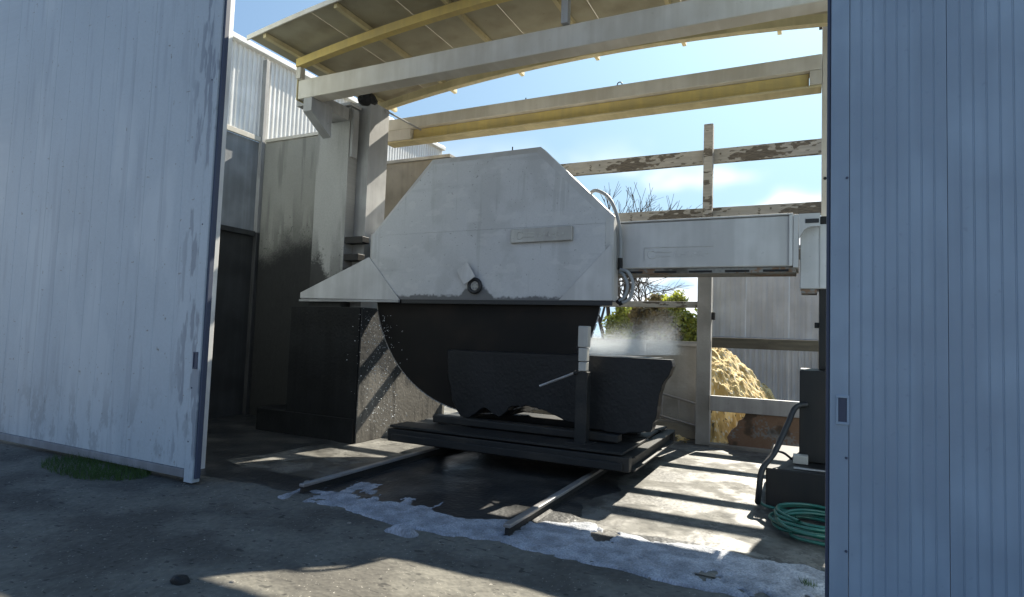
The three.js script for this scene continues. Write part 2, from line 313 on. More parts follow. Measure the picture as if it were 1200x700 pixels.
{
  const m = mat({ map: stainTex(512, 1024, -8.95, -6.5, 0, 4.95, [0.25, 0.245, 0.215], (x) => 3.0 + 0.12 * Math.sin(x * 2.3 + 1), 151, 0.34, 0.55), roughness: 0.8, bumpMap: bumpCoarse, bumpScale: 0.004 });
  const t = thing('partition_wall', 'grey partition wall with a black soot stain rising from its foot', 'wall');
  mesh('slab', uvFit(box(-8.925, -6.5, 0, 4.9, -7.80, -7.645), 'x', -8.95, -6.5, 0, 4.95), m, t);
  mesh('coping', box(-8.83, -6.5, 4.902, 4.96, -7.83, -7.62), M.cream, t);
  base(t);
}
{
  const t = thing('gantry_column', 'grey left column of the saw gantry standing on a black pier', 'column');
  const front = mat({ map: stainTex(512, 1024, -6.9, -6.25, 1.9, 4.9, [0.29, 0.286, 0.265], (x) => 2.5 + 0.1 * Math.sin(x * 9), 161, 0.14), roughness: 0.6, bumpMap: bumpFine, bumpScale: 0.002 });
  mesh('front_plate', uvFit(box(-6.90, -6.26, 1.9, 4.98, -7.16, -6.955), 'x', -6.9, -6.25, 1.9, 4.9), front, t);
  mesh('channel', box(-6.258, -6.21, 4.20, 4.95, -7.10, -6.97), M.machineDark, t);
  mesh('main_post', box(-6.85, -6.05, 1.9, 5.12, -7.62, -7.163), M.machineDark, t);
  mesh('head_plate', box(-6.95, -6.22, 4.982, 5.03, -7.155, -6.9), M.machine, t);
  const cg = prismX([[-6.0, 4.745], [-6.0, 4.56], [-6.40, 4.30], [-6.40, 4.745]], -6.25, -6.10);
  mesh('bearing_arm', box(-6.62, -6.28, 4.76, 4.95, -6.95, -6.225), M.machineDark, t);
  mesh('corbel', cg, M.machineDark, t);
  // scorched cable drum remains on top of the main post
  const lump = new THREE.IcosahedronGeometry(0.16, 3); const p = lump.attributes.position;
  for (let i = 0; i < p.count; i++) { const k = 0.75 + 0.5 * fbm(p.getX(i) * 14 + 3, p.getY(i) * 14 + p.getZ(i) * 9, 171, 3); p.setXYZ(i, p.getX(i) * k * 0.9 - 6.15, p.getY(i) * k * 0.7 + 5.15, p.getZ(i) * k - 7.2); }
  lump.computeVertexNormals(); mesh('grease_box', uvMetres(lump), M.blackSteel, t);
  // slide blocks that grip the post beside the guard
  for (const [y, w] of [[2.92, 0.20], [2.66, 0.16]]) { mesh('slide_block', box(-6.255, -6.255 + w * 1.7, y - 0.05, y + 0.05, -7.12, -6.96), M.blackSteel, t); }
  base(t);
}
{
  const side = mat({ map: colorTex(1024, 1024, (u, v) => {
    const z = mix(-8.9, -6.6, u), y = mix(0, 2.2, v);
    let c = V([0.13, 0.119, 0.10], 0.65 + 0.7 * fbm(z * 3, y * 3, 191, 5)); c = mix3(c, V(c, 0.5), sstep(0.5, 0.7, fbm(z * 14, y * 1.5, 192, 4)));
    const d = y - 0.80 + 0.9 * (fbm(z * 2.4, y * 2.4, 193, 5) - 0.5) + 0.15 * (vnoise(z * 60, y * 60, 194) - 0.5);
    c = mix3(c, [0.018, 0.018, 0.017], 0.94 * sstep(-0.12, 0.16, d));
    const s = vnoise(z * 60, y * 60, 195); if (s > 0.93) c = [0.40, 0.39, 0.36];
    return c;
  }, false), roughness: 0.75, bumpMap: bumpCoarse, bumpScale: 0.004 });
  const t = thing('column_pier', 'black splashed concrete pier under the left gantry column', 'pier');
  mesh('pier_body', box(-6.95, -5.635, 0, 1.90, -8.9, -6.66), M.soot, t);
  mesh('side_facing', uvFit(box(-5.632, -5.612, 0.0, 1.89, -8.88, -6.68), 'z', -8.9, -6.6, 0, 2.2), side, t);
  mesh('footing', box(-7.5, -5.636, 0, 0.34, -6.655, -6.62), M.soot, t);
  mesh('footing_block', box(-7.55, -6.96, 0, 0.345, -7.5, -6.66), M.soot, t);
  base(t);
}
{
  const t = thing('rear_wall', 'brownish bare wall standing behind the left gantry column', 'wall');
  mesh('slab', box(-7.9, -5.72, 0, 4.70, -9.12, -8.95), M.concrete, t);
  mesh('coping', box(-7.92, -5.70, 4.702, 4.76, -9.15, -8.92), M.concretePale, t);
  base(t);
}

// ------------------------------------------------------------------ sliding doors
const doorMat = mat({ map: colorTex(640, 832, (u, v) => {
  const x = mix(-9.45, -5.4, u), y = mix(0, 6.4, v);
  let c = V([0.42, 0.485, 0.52], 0.90 + 0.2 * fbm(x * 0.9, y * 0.7, 421, 5)); c = V(c, 0.96 + 0.08 * vnoise(x * 70, y * 70, 422));
  c = mix3(c, [0.52, 0.58, 0.60], 0.6 * sstep(0.52, 0.72, fbm(x * 2.2, y * 0.8 + 3, 423, 5)));
  c = mix3(c, [0.29, 0.335, 0.375], 0.4 * sstep(0.58, 0.78, fbm(x * 14, y * 0.9, 424, 4)));
  const foot = fbm(x * 9, y * 3.5, 425, 4) + 0.2 * (vnoise(x * 60, y * 30, 426) - 0.5);
  c = mix3(c, [0.22, 0.245, 0.265], 0.5 * sstep(0.52, 0.72, foot + 0.12 * (vnoise(x * 120, y * 90, 429) - 0.5)) * sstep(1.1, 0.45, y));                         // mould specks and mud thrown up near the foot
  const edge = fbm(x * 16, y * 3, 427, 4); c = mix3(c, [0.13, 0.15, 0.19], 0.6 * sstep(0.56, 0.66, edge) * sstep(-5.95, -5.6, x)); // hand grime by the leading edge
  if (vnoise(x * 30, y * 30, 428) > 0.965) c = mix3(c, [0.16, 0.13, 0.10], 0.7);
  return c;
}, false), roughness: 0.42, bumpMap: bumpFine, bumpScale: 0.0015 });
function slidingDoor(name, label, x0, x1, m, right) {
  const t = thing(name, label, 'door', 'sliding doors');
  const zf = -4.05, zb = -4.13, yb = 0.06, yt = 6.4, stile = right ? x0 + 0.098 : x1 - 0.12;
  const lo = right ? stile + 0.003 : x0, hi = right ? x1 : stile - 0.003;
  const pitch = right ? 0.48 : 0.96, n = Math.ceil((hi - lo) / pitch);
  for (let i = 0; i < n; i++) {
    const a = right ? lo + i * pitch : hi - (i + 1) * pitch, b = a + pitch - 0.003;
    const pts = [[a, zb]]; const sub = right ? 8 : 3, w = (b - a) / sub, gd = right ? 0.004 : 0.002, gw = right ? 0.006 : 0.012;
    pts.push([b, zb], [b, zf]);
    for (let k = sub - 1; k > 0; k--) { const x = a + k * w; pts.push([x + gw, zf], [x + gw * 0.4, zf - gd], [x - gw * 0.4, zf - gd], [x - gw, zf]); }
    pts.push([a, zf]);
    let g = prismY(pts, yb + 0.09, yt); if (!right) g = uvFit(g, 'x', -9.45, -5.4, 0, 6.4); mesh('panel', g, m, t);
  }
  mesh('stile', right ? box(x0, stile, yb + 0.01, yt, zb - 0.004, zf + 0.006) : uvFit(box(stile, x1, yb - 0.04, yt, zb - 0.004, zf + 0.006), 'x', -9.45, -5.4, 0, 6.4), m, t);
  mesh('bottom_rail', right ? box(stile + 0.002, x1, yb, yb + 0.085, zb, zf + 0.008) : box(x0, stile - 0.002, yb, yb + 0.085, zb, zf + 0.008), M.sheetGrey, t);
  mesh('edge_seal', right ? box(x0 - 0.02, x0 - 0.001, yb, yt, zb + 0.01, zf - 0.015) : box(x1 + 0.001, x1 + 0.03, yb, yt, zb + 0.01, zf - 0.015), M.doorTrim, t);
  const hx = right ? x0 + 0.066 : x1 - 0.055;
  const hnd = mesh('pull_handle', [box(hx - 0.034, hx + 0.034, 1.14, 1.155, zf + 0.006, zf + 0.014, 0.002), box(hx - 0.034, hx + 0.034, 1.295, 1.31, zf + 0.006, zf + 0.014, 0.002), box(hx - 0.034, hx - 0.022, 1.155, 1.295, zf + 0.006, zf + 0.014, 0.002), box(hx + 0.022, hx + 0.034, 1.155, 1.295, zf + 0.006, zf + 0.014, 0.002)], right ? M.doorTwo : M.doorTrim, t);
  mesh('handle_cup', box(hx - 0.0215, hx + 0.0215, 1.156, 1.294, zf + 0.004, zf + 0.0075, 0.001), M.doorTrim, hnd);
  for (const y of [0.42, 0.95, 2.6, 4.1]) { const d = disc(hx + (right ? 0.02 : -0.03), y, zf + 0.006, zf + 0.010, 0.008, 10); mesh('screw', d, M.doorTrim, t); }
  return base(t);
}
slidingDoor('sliding_door', 'pale blue smooth sliding door with a bruised lower edge beside the soot-black wall', -9.45, -5.42, doorMat, false);
slidingDoor('sliding_door', 'deeper blue sliding door of narrow ribbed panels in front of the right gantry column', 0.13, 3.6, M.doorTwo, true);
tag(mesh('jamb_post', box(-5.98, -5.90, 0.0, 6.4, -4.56, -4.48), M.sheet), 'slim pale steel jamb post just behind the left sliding door edge', 'post');

// ------------------------------------------------------------------ roof canopy and its beams
const roofY = (x) => 5.66 - 0.019 * (x + 2.4) ** 2;
{
  const t = thing('canopy', 'shallow arched canopy with olive underside and yellowish rafters', 'canopy');
  const x0 = -6.55, x1 = 1.75, zF = -5.30, zB = -8.02;
  for (let i = 0; i < 8; i++) {
    const a = x0 + (x1 - x0) * i / 8, b = x0 + (x1 - x0) * (i + 1) / 8 - 0.004, f = [];
    for (let k = 0; k <= 4; k++) { const x = mix(a, b, k / 4); f.push([x, roofY(x)]); }
    mesh('roof_sheet', prism(f.concat(f.slice().reverse().map(([x, y]) => [x, y + 0.012 ])), zB, zF), M.roof, t);
  }
  { const f = []; for (let k = 0; k <= 24; k++) { const x = mix(x0 - 0.02, x1, k / 24); f.push([x, roofY(x) - 0.03]); }
    mesh('front_trim', prism(f.concat(f.slice().reverse().map(([x, y]) => [x, y + 0.06])), zF + 0.002, zF + 0.02), M.cream, t); 
    mesh('rear_trim', prism(f.concat(f.slice().reverse().map(([x, y]) => [x, y + 0.05])), zB - 0.02, zB - 0.002), M.ochre, t); }
  const rafter = (z, m) => { const f = []; for (let k = 0; k <= 16; k++) { const x = mix(-6.36, x1, k / 16); f.push([x, roofY(x) - 0.07]); } mesh('rafter', prism(f.concat(f.slice().reverse().map(([x, y]) => [x, y - 0.11])), z - 0.05, z + 0.05).translate(0, 0, 0), m, t); };
  rafter(-5.98, M.yellow); rafter(-7.72, M.ochre);
  for (const x of [-6.3, -5.12, -3.92, -2.72, -1.5, -0.32, 0.9]) {
    const s = (roofY(x + 0.05) - roofY(x - 0.05)) / 0.1, y = roofY(x) - 0.003;
    mesh('purlin', prism([[x - 0.025, y - 0.064 - 0.025 * s], [x + 0.025, y - 0.064 + 0.025 * s], [x + 0.025, y - 0.004 + 0.025 * s], [x - 0.025, y - 0.004 - 0.025 * s]], zB - 0.09, zF - 0.03), M.ochre, t);
  }
  base(t);
}
{
  const t = thing('canopy_beam', 'heavy cream box beam carrying the front of the canopy', 'beam');
  mesh('beam_body', box(-6.37, 1.8, 4.75, 5.02, -6.22, -6.0, 0.012), M.cream, t);
  mesh('end_plate', box(-6.386, -6.372, 4.735, 5.035, -6.235, -5.985), M.ochre, t);
  for (const x of [-6.33, -2.4]) mesh('post', box(x - 0.04, x + 0.04, 5.022, roofY(x) - 0.185, -6.04, -5.95), x < -5 ? M.cream : M.machineDark, t);
  base(t);
}
{
  const t = thing('tie_beam', 'long cream tie beam with yellow recessed web below the canopy', 'beam');
  mesh('upper_box', box(-6.5, 0.16, 4.99, 5.18, -8.36, -8.10, 0.01), M.cream, t);
  mesh('web', box(-5.98, 0.02, 4.805, 4.988, -8.34, -8.19, 0.01), M.yellow, t);
  mesh('bottom_flange', box(-6.5, 0.16, 4.775, 4.803, -8.36, -8.12, 0.004), M.ochre, t);
  mesh('end_plate', box(-6.5, -5.985, 4.806, 4.987, -8.355, -8.105), M.cream, t);
  mesh('end_plate', box(0.025, 0.16, 4.806, 4.987, -8.355, -8.105), M.cream, t);
  const ring = new THREE.TorusGeometry(0.035, 0.008, 8, 20); ring.translate(-2.42, 5.225, -8.2); mesh('lifting_eye', uvMetres(ring), M.blackSteel, t);
  mesh('pin', rod([-3.9, 5.18, -8.2], [-3.9, 5.24, -8.2], 0.009), M.blackSteel, t);
  base(t);
}
tag(mesh('tension_rod', rod([-6.04, 5.08, -7.5], [-5.75, 4.92, -8.09], 0.014), M.railSteel), 'thin steel tie rod between the left column head and the tie beam', 'rod');
{
  const t = thing('crane_post', 'slim white post holding the right end of the tie beam', 'post');
  mesh('shaft', box(0.165, 0.33, 0, 5.62, -8.36, -8.12), M.cream, t);
  mesh('cap', box(0.13, 0.37, 5.622, 5.66, -8.4, -8.08), M.blackSteel, t);
  mesh('bolt', disc(0.2, 3.62, -8.12, -8.105, 0.018, 10), M.blackSteel, t);
  base(t);
}

// ------------------------------------------------------------------ saw gantry: crossbeam, right head, guard, blade
function emblem(parent, x0, x1, y0, y1, z, m) {            // worn raised badge: a ring, two thin bars and a row of worn strokes
  const h = y1 - y0, cy = (y0 + y1) / 2, cx = x0 + h * 0.55, e = mesh('badge_ring', (() => { const g = new THREE.TorusGeometry(h * 0.30, h * 0.07, 8, 28, 5.2); g.rotateZ(0.55); g.scale(1, 1, 0.5); g.translate(cx, cy, z); return uvMetres(g); })(), m, parent);
  mesh('badge_bar', box(cx + h * 0.36, x0 + (x1 - x0) * 0.40, cy + h * 0.12, cy + h * 0.19, z - 0.003, z + 0.004, 0.001), m, parent);
  mesh('badge_bar', box(cx + h * 0.36, x0 + (x1 - x0) * 0.38, cy - h * 0.21, cy - h * 0.14, z - 0.003, z + 0.004, 0.001), m, parent);
  const n = 9, a = x0 + (x1 - x0) * 0.43, w = (x1 - x0) * 0.52 / n, r = rng(5);
  for (let i = 0; i < n; i++) { const x = a + i * w, k = i % 3; const g = k === 0 ? prism([[x, cy - h * .2], [x + w * .2, cy - h * .2], [x + w * .75, cy + h * .2], [x + w * .55, cy + h * .2]], z - .003, z + .004) : box(x, x + w * (0.45 + 0.3 * r()), cy - h * (k === 1 ? 0.2 : 0.06), cy - h * (k === 1 ? 0.2 : 0.06) + h * 0.13, z - .003, z + .004, .001); mesh('badge_stroke', g, m, parent); }
}
{
  const t = thing('gantry_crossbeam', 'deep grey crossbeam of the saw gantry bearing a worn raised badge', 'beam');
  mesh('beam_body', box(-5.89, -0.13, 2.44, 3.0, -7.72, -7.14, 0.02), M.machine, t);
  mesh('slide_rail', box(-5.85, -0.10, 2.375, 2.437, -7.62, -7.17), M.rust, t);
  mesh('top_flange', box(-5.89, -0.13, 3.002, 3.02, -7.74, -7.12), M.machine, t);
  mesh('end_flange', box(-0.128, -0.075, 2.42, 3.0, -7.76, -7.10), M.machine, t);
  mesh('end_flange', box(-0.17, -0.13, 2.44, 3.0, -7.138, -7.11), M.machine, t);
  for (const x of [-1.9, -1.5, -1.1, -0.7, -0.3]) mesh('slot', box(x - 0.13, x + 0.13, 2.385, 2.41, -7.172, -7.165, 0.002), M.blackSteel, t);
  mesh('badge_frame', [box(-1.75, -0.95, 2.685, 2.69, -7.14, -7.132, 0.001), box(-1.75, -1.745, 2.53, 2.685, -7.14, -7.132, 0.001)], M.machine, t);
  emblem(t, -1.74, -0.95, 2.53, 2.685, -7.138, M.machine);
  base(t);
}
{
  const t = thing('gantry_column', 'grey and black right column head of the saw gantry, half hidden by the ribbed door', 'column');
  const br = prism([[-0.073, 3.0], [0.13, 3.0], [0.13, 2.86], [0.04, 2.86], [-0.02, 2.83], [-0.073, 2.74]], -7.20, -7.10);
  mesh('bracket', br, M.machine, t);
  mesh('bracket_slot', box(-0.01, 0.12, 2.895, 2.94, -7.098, -7.09), M.rubber, t);
  mesh('head_box', box(-0.06, 0.62, 2.20, 2.90, -7.66, -7.22, 0.012), M.machine, t);
  mesh('cap_plate', box(0.12, 0.62, 2.902, 2.99, -7.66, -7.24), M.blackSteel, t);
  mesh('head_seam', box(0.125, 0.135, 2.21, 2.89, -7.221, -7.214, 0.001), M.machineDark, t);
  mesh('wiper', box(-0.045, 0.11, 2.15, 2.198, -7.5, -7.23), M.rust, t);
  mesh('screw_column', box(0.13, 0.5, 1.335, 2.2, -7.6, -7.25), M.blackSteel, t);
  mesh('lug', box(0.085, 0.128, 1.78, 1.84, -7.4, -7.3), M.blackSteel, t);
  mesh('motor_housing', box(-0.055, 0.6, 0.385, 1.33, -7.7, -7.02, 0.01), M.blackSteel, t);
  mesh('foundation', box(-0.345, 0.75, 0, 0.38, -8.05, -6.5, 0.015), M.blackSteel, t);
  mesh('clamp_block', box(-0.11, 0.03, 0.385, 0.47, -6.98, -6.86), M.plate, t);
  mesh('edge_bar', box(-0.1, 0.55, 0.382, 0.40, -6.62, -6.58), M.railSteel, t);
  base(t);
}
const BLX = -3.92, BLY = 2.255, BLR = 1.72;
{
  const t = thing('saw_blade', 'huge dark circular saw blade hanging out of the grey guard', 'saw blade');
  const s = new THREE.Shape(); s.absarc(0, 0, BLR - 0.012, 0, Math.PI * 2, false);
  const h = new THREE.Path(); h.absarc(0, 0, 0.09, 0, Math.PI * 2, true); s.holes.push(h);
  const g = new THREE.ExtrudeGeometry(s, { depth: 0.010, bevelEnabled: false, curveSegments: 160 }); g.translate(BLX, BLY, -7.005);
  mesh('disc', uvMetres(g), M.blade, t);
  const sh = [];
  const seg = 110;
  for (let i = 0; i < seg; i++) {
    const a0 = i / seg * 2 * Math.PI, a1 = (i + 0.86) / seg * 2 * Math.PI, ss = new THREE.Shape();
    ss.absarc(0, 0, BLR, a0, a1, false); ss.absarc(0, 0, BLR - 0.014, a1, a0, true);
    const q = new THREE.ExtrudeGeometry(ss, { depth: 0.014, bevelEnabled: false, curveSegments: 3 }); q.translate(BLX, BLY, -7.007); 
    mesh('tooth', uvMetres(q), M.railSteel, t);
  }
  const f = disc(BLX, BLY, -7.03, -6.965, 0.22, 40); mesh('flange', f, M.blackSteel, t);
  base(t);
}
const guardMat = mat({ map: colorTex(800, 432, (u, v) => {
  const x = mix(-5.8, -2.0, u), y = mix(1.98, 4.05, v);
  let c = V([0.455, 0.46, 0.46], 0.93 + 0.14 * fbm(x * 1.6, y * 1.6, 401, 5)); c = V(c, 0.95 + 0.10 * vnoise(x * 120, y * 120, 402));
  const band = fbm(x * 1.1, y * 16, 403, 4), wear = fbm(x * 1.3 + 4, y * 1.3, 404, 4);
  c = mix3(c, [0.34, 0.34, 0.35], 0.45 * sstep(0.50, 0.72, band) * sstep(0.42, 0.6, wear));                    // dried wash marks lying level across the sheet
  c = mix3(c, [0.33, 0.327, 0.32], 0.4 * sstep(0.52, 0.70, fbm(x * 2.6, y * 2.0, 405, 5)));                   // dust patches
  c = mix3(c, [0.53, 0.53, 0.515], 0.4 * sstep(0.62, 0.70, fbm(x * 5, y * 9, 406, 4)));
  const run = fbm(x * 26, y * 1.1, 407, 3); c = mix3(c, [0.26, 0.255, 0.24], 0.28 * sstep(0.62, 0.75, run) * sstep(0.4, 0.65, fbm(x * 2, y * 2, 408, 3)));
  const lip = 2.02 + 0.09 * fbm(x * 3, 0, 409, 4) + 0.03 * vnoise(x * 40, y * 40, 410) + 0.22 * Math.max(0, 1 - Math.abs(x + 3.9) / 0.26);
  c = mix3(c, [0.055, 0.055, 0.055], 0.85 * sstep(0.02, -0.02, y - lip));                                      // black slurry crust above the skirt and under the shaft
  const sp = vnoise(x * 55, y * 55, 411); if (sp > 0.955) c = mix3(c, [0.12, 0.115, 0.11], 0.7);
  return c;
}, false), roughness: 0.55, bumpMap: bumpFine, bumpScale: 0.0015 });
const onGuard = (g) => uvFit(g, 'x', -5.8, -2.0, 1.98, 4.05);
{
  const t = thing('blade_guard', 'big grey many-sided blade guard with a side wing and a maker badge', 'guard');
  const P = [[-5.72, 2.03], [-5.75, 2.95], [-4.72, 4.0], [-3.07, 4.01], [-2.08, 3.06], [-2.05, 2.03]];
  const zf = -6.90, zb = -7.11;
  const inset = (d) => { const c = [], n = P.length; for (let i = 0; i < n; i++) { const a = P[(i + n - 1) % n], b = P[i], e = P[(i + 1) % n]; const u = [b[0] - a[0], b[1] - a[1]], v = [e[0] - b[0], e[1] - b[1]]; const lu = Math.hypot(...u), lv = Math.hypot(...v); const n1 = [u[1] / lu, -u[0] / lu], n2 = [v[1] / lv, -v[0] / lv]; const k = d / (1 + n1[0] * n2[0] + n1[1] * n2[1]); c.push([b[0] + (n1[0] + n2[0]) * k, b[1] + (n1[1] + n2[1]) * k]); } return c; };
  // front sheet and sloping rim: the guard is hollow and open below
  const Q = inset(0.085);
  const rim = [];
  for (let i = 0; i < 5; i++) { const a = P[i], b = P[i + 1], c = Q[i + 1], d = Q[i]; const p0 = zf - 0.05, p1 = zf;
    const tri = new THREE.BufferGeometry(); const vv = [[a[0], a[1], p0], [b[0], b[1], p0], [c[0], c[1], p1], [d[0], d[1], p1]];
    tri.setAttribute('position', new THREE.Float32BufferAttribute([...vv[0], ...vv[2], ...vv[1], ...vv[0], ...vv[3], ...vv[2]], 3)); tri.computeVertexNormals(); mesh('rim_plate', uvMetres(tri), M.machine, t);
    const side = new THREE.BufferGeometry(); const w = [[a[0], a[1], p0], [b[0], b[1], p0], [b[0], b[1], zb], [a[0], a[1], zb]];
    side.setAttribute('position', new THREE.Float32BufferAttribute([...w[0], ...w[1], ...w[2], ...w[0], ...w[2], ...w[3]], 3)); side.computeVertexNormals(); mesh('edge_plate', uvMetres(side), M.machine, t);
  }
  mesh('back_sheet', prism(P.map(([x, y]) => [x * 0.999 - 0.004, y]), zb - 0.006, zb), M.machine, t);
  const ySeam = (x) => 2.955 + 0.004 * (x + 5.7);
  const up = [[Q[1][0], ySeam(-5.7)], Q[2], Q[3], [Q[4][0], Q[4][1]], [Q[4][0], ySeam(-2.1)]];
  mesh('upper_sheet', onGuard(prism(up, zf - 0.008, zf)), guardMat, t);
  mesh('lower_sheet', onGuard(prism([[Q[0][0], 2.032], [Q[1][0], ySeam(-5.7) - 0.004], [Q[4][0], ySeam(-2.1) - 0.004], [Q[5][0], 2.032]], zf - 0.008, zf + 0.008)), guardMat, t);
  mesh('skirt', box(-5.10, -2.06, 1.975, 2.031, zf - 0.012, zf + 0.012, 0.003), M.rubber, t);
  mesh('wing', prism([[-7.0, 2.035], [-5.12, 2.02], [-5.70, 2.64], [-7.0, 2.12]], zf + 0.012, zf + 0.03, 0.004), M.machine, t);
  mesh('wing_lip', box(-7.0, -5.13, 1.985, 2.018, zf + 0.008, zf + 0.05, 0.004), M.machineDark, t);
  mesh('wing_floor', box(-7.0, -5.75, 2.02, 2.034, zb, zf + 0.01, 0.003), M.machineDark, t);
  mesh('corner_plate', prism([[-2.73, 2.035], [-2.055, 2.035], [-2.075, 2.72]], zf + 0.010, zf + 0.022, 0.003), M.machine, t);
  const pl = mesh('badge_plate', (() => { const g = new RoundedBoxGeometry(0.84, 0.18, 0.045, 2, 0.012); g.rotateZ(0.012); g.translate(-2.99, 2.853, zf + 0.031); return uvMetres(strip(g)); })(), M.plate, t);
  const ec = new THREE.Group(); emblem(pl, -3.36, -2.62, 2.78, 2.93, zf + 0.054, M.plate);
  const cap = mesh('shaft_cap', (() => { const g = new THREE.TorusGeometry(0.085, 0.025, 12, 36); g.translate(BLX, 2.215, zf + 0.03); return uvMetres(g); })(), M.rubber, t);
  mesh('shaft_end', disc(BLX, 2.215, zf + 0.008, zf + 0.03, 0.075, 28), M.plate, cap);
  for (let i = 0; i < 5; i++) { const a = i / 5 * 6.283 + 0.3; mesh('bolt', disc(BLX + 0.04 * Math.cos(a), 2.215 + 0.04 * Math.sin(a), zf + 0.03, zf + 0.045, 0.013, 8), M.railSteel, cap); }
  mesh('flap', (() => { const g = new RoundedBoxGeometry(0.20, 0.25, 0.012, 2, 0.005); g.rotateX(-0.16); g.rotateZ(0.62); g.translate(BLX - 0.115, 2.375, zf + 0.075); return uvMetres(strip(g)); })(), M.machine, t);
  mesh('antenna_pin', rod([-3.5, 4.0, -7.0], [-3.5, 4.07, -7.0], 0.008), M.blackSteel, t);
  base(t);
}
{
  const H = [
    [[[-2.55, 3.40, -7.3], [-2.36, 3.42, -7.08], [-2.18, 3.31, -7.02], [-2.06, 3.08, -7.0], [-2.02, 2.82, -7.05], [-2.02, 2.42, -7.06]], 0.022, 'upper grey water hose arching over the guard shoulder'],
    [[[-2.02, 2.40, -7.06], [-1.95, 2.34, -7.0], [-1.90, 2.22, -6.98], [-1.94, 2.08, -6.98], [-2.03, 2.02, -7.0]], 0.02, 'inner grey hose loop below the crossbeam beside the guard'],
    [[[-2.01, 2.42, -7.04], [-1.90, 2.38, -6.98], [-1.83, 2.24, -6.96], [-1.87, 2.06, -6.96], [-2.0, 2.0, -6.98]], 0.02, 'outer grey hose loop below the crossbeam beside the guard'],
  ];
  for (const [p, r, l] of H) { const t = thing('water_hose', l, 'hose', 'grey hoses beside the blade guard'); mesh('hose', uvMetres(tube(p, r, 40, 10), 0.5), M.hose, t); mesh('ferrule', uvMetres(tube([p[p.length - 1], p[p.length - 2].map((v, i) => mix(p[p.length - 1][i], v, 0.35))], r * 1.35, 3, 12)), M.blackSteel, t); base(t); }
}

// ------------------------------------------------------------------ rails, trolley, stone block
function railTrack(x, z0, z1, label) {
  const t = thing('track_rail', label, 'rail', 'trolley rails');
  const pf = [[-0.055, 0], [0.055, 0], [0.055, 0.012], [0.012, 0.024], [0.012, 0.075], [0.032, 0.082], [0.032, 0.108], [-0.032, 0.108], [-0.032, 0.082], [-0.012, 0.075], [-0.012, 0.024], [-0.055, 0.012]];
  mesh('rail_foot', prism(pf.filter(([a, b]) => b < 0.08).map(([a, b]) => [a + x, b + 0.002]), z1, z0), M.trolley, t);
  mesh('rail_head', box(x - 0.032, x + 0.032, 0.079, 0.11, z1, z0, 0.008), M.railSteel, t);
  return base(t);
}
railTrack(-4.29, -4.36, -9.1, 'left trolley rail ending at the pale slurry');
railTrack(-2.10, -4.33, -9.1, 'right trolley rail, its end sunk in pale slurry below the post');
{
  const t = thing('block_trolley', 'black steel trolley with plank deck standing on the rails', 'trolley');
  const ib = (x) => [[x - 0.07, 0.195], [x + 0.07, 0.195], [x + 0.07, 0.21], [x + 0.008, 0.222], [x + 0.008, 0.325], [x + 0.07, 0.337], [x + 0.07, 0.352], [x - 0.07, 0.352], [x - 0.07, 0.337], [x - 0.008, 0.325], [x - 0.008, 0.222], [x - 0.07, 0.21]];
  for (const x of [-4.2, -2.1, -1.68]) mesh('side_beam', prism(ib(x), -8.5, -6.37), M.trolley, t);
  mesh('front_beam', box(-4.74, -1.64, 0.20, 0.355, -6.365, -6.24, 0.012), M.trolley, t);
  mesh('front_lip', box(-4.66, -1.70, 0.215, 0.30, -6.238, -6.20, 0.01), M.trolley, t);
  mesh('rear_beam', box(-4.70, -1.62, 0.20, 0.352, -8.62, -8.505, 0.01), M.trolley, t);
  let z = -6.245; for (let i = 0; i < 6; i++) { const w = 0.385, yy = 0.36 + 0.012 * R(); mesh('deck_plank', box(-4.66 - 0.1 * R(), -1.76 + 0.05 * R(), yy, yy + 0.03, z - w + 0.012, z, 0.006), M.trolley, t); z -= w; }
  for (const x of [-4.29, -2.10]) for (const zz of [-6.75, -8.15]) {
    const g = new THREE.CylinderGeometry(0.13, 0.13, 0.07, 28); g.rotateZ(Math.PI / 2); g.translate(x, 0.24, zz);
    const wheel = mesh('wheel', uvMetres(g), M.blackSteel, t);
    const fl = new THREE.CylinderGeometry(0.16, 0.155, 0.016, 28); fl.rotateZ(Math.PI / 2); fl.translate(x + (x < -3 ? 0.043 : -0.043), 0.24, zz); mesh('wheel_flange', uvMetres(fl), M.trolley, wheel);
  }
  base(t);
}
[[-4.40, -1.9, -6.82, 'front black timber bearer under the stone block'], [-4.35, -1.85, -7.55, 'rear black timber bearer under the stone block']].forEach(([a, b, z, l]) => {
  tag(mesh('timber_bearer', box(a, b, 0.405, 0.50, z - 0.09, z + 0.09, 0.02), M.trolley), l, 'bearer', 'bearers on the trolley');
});
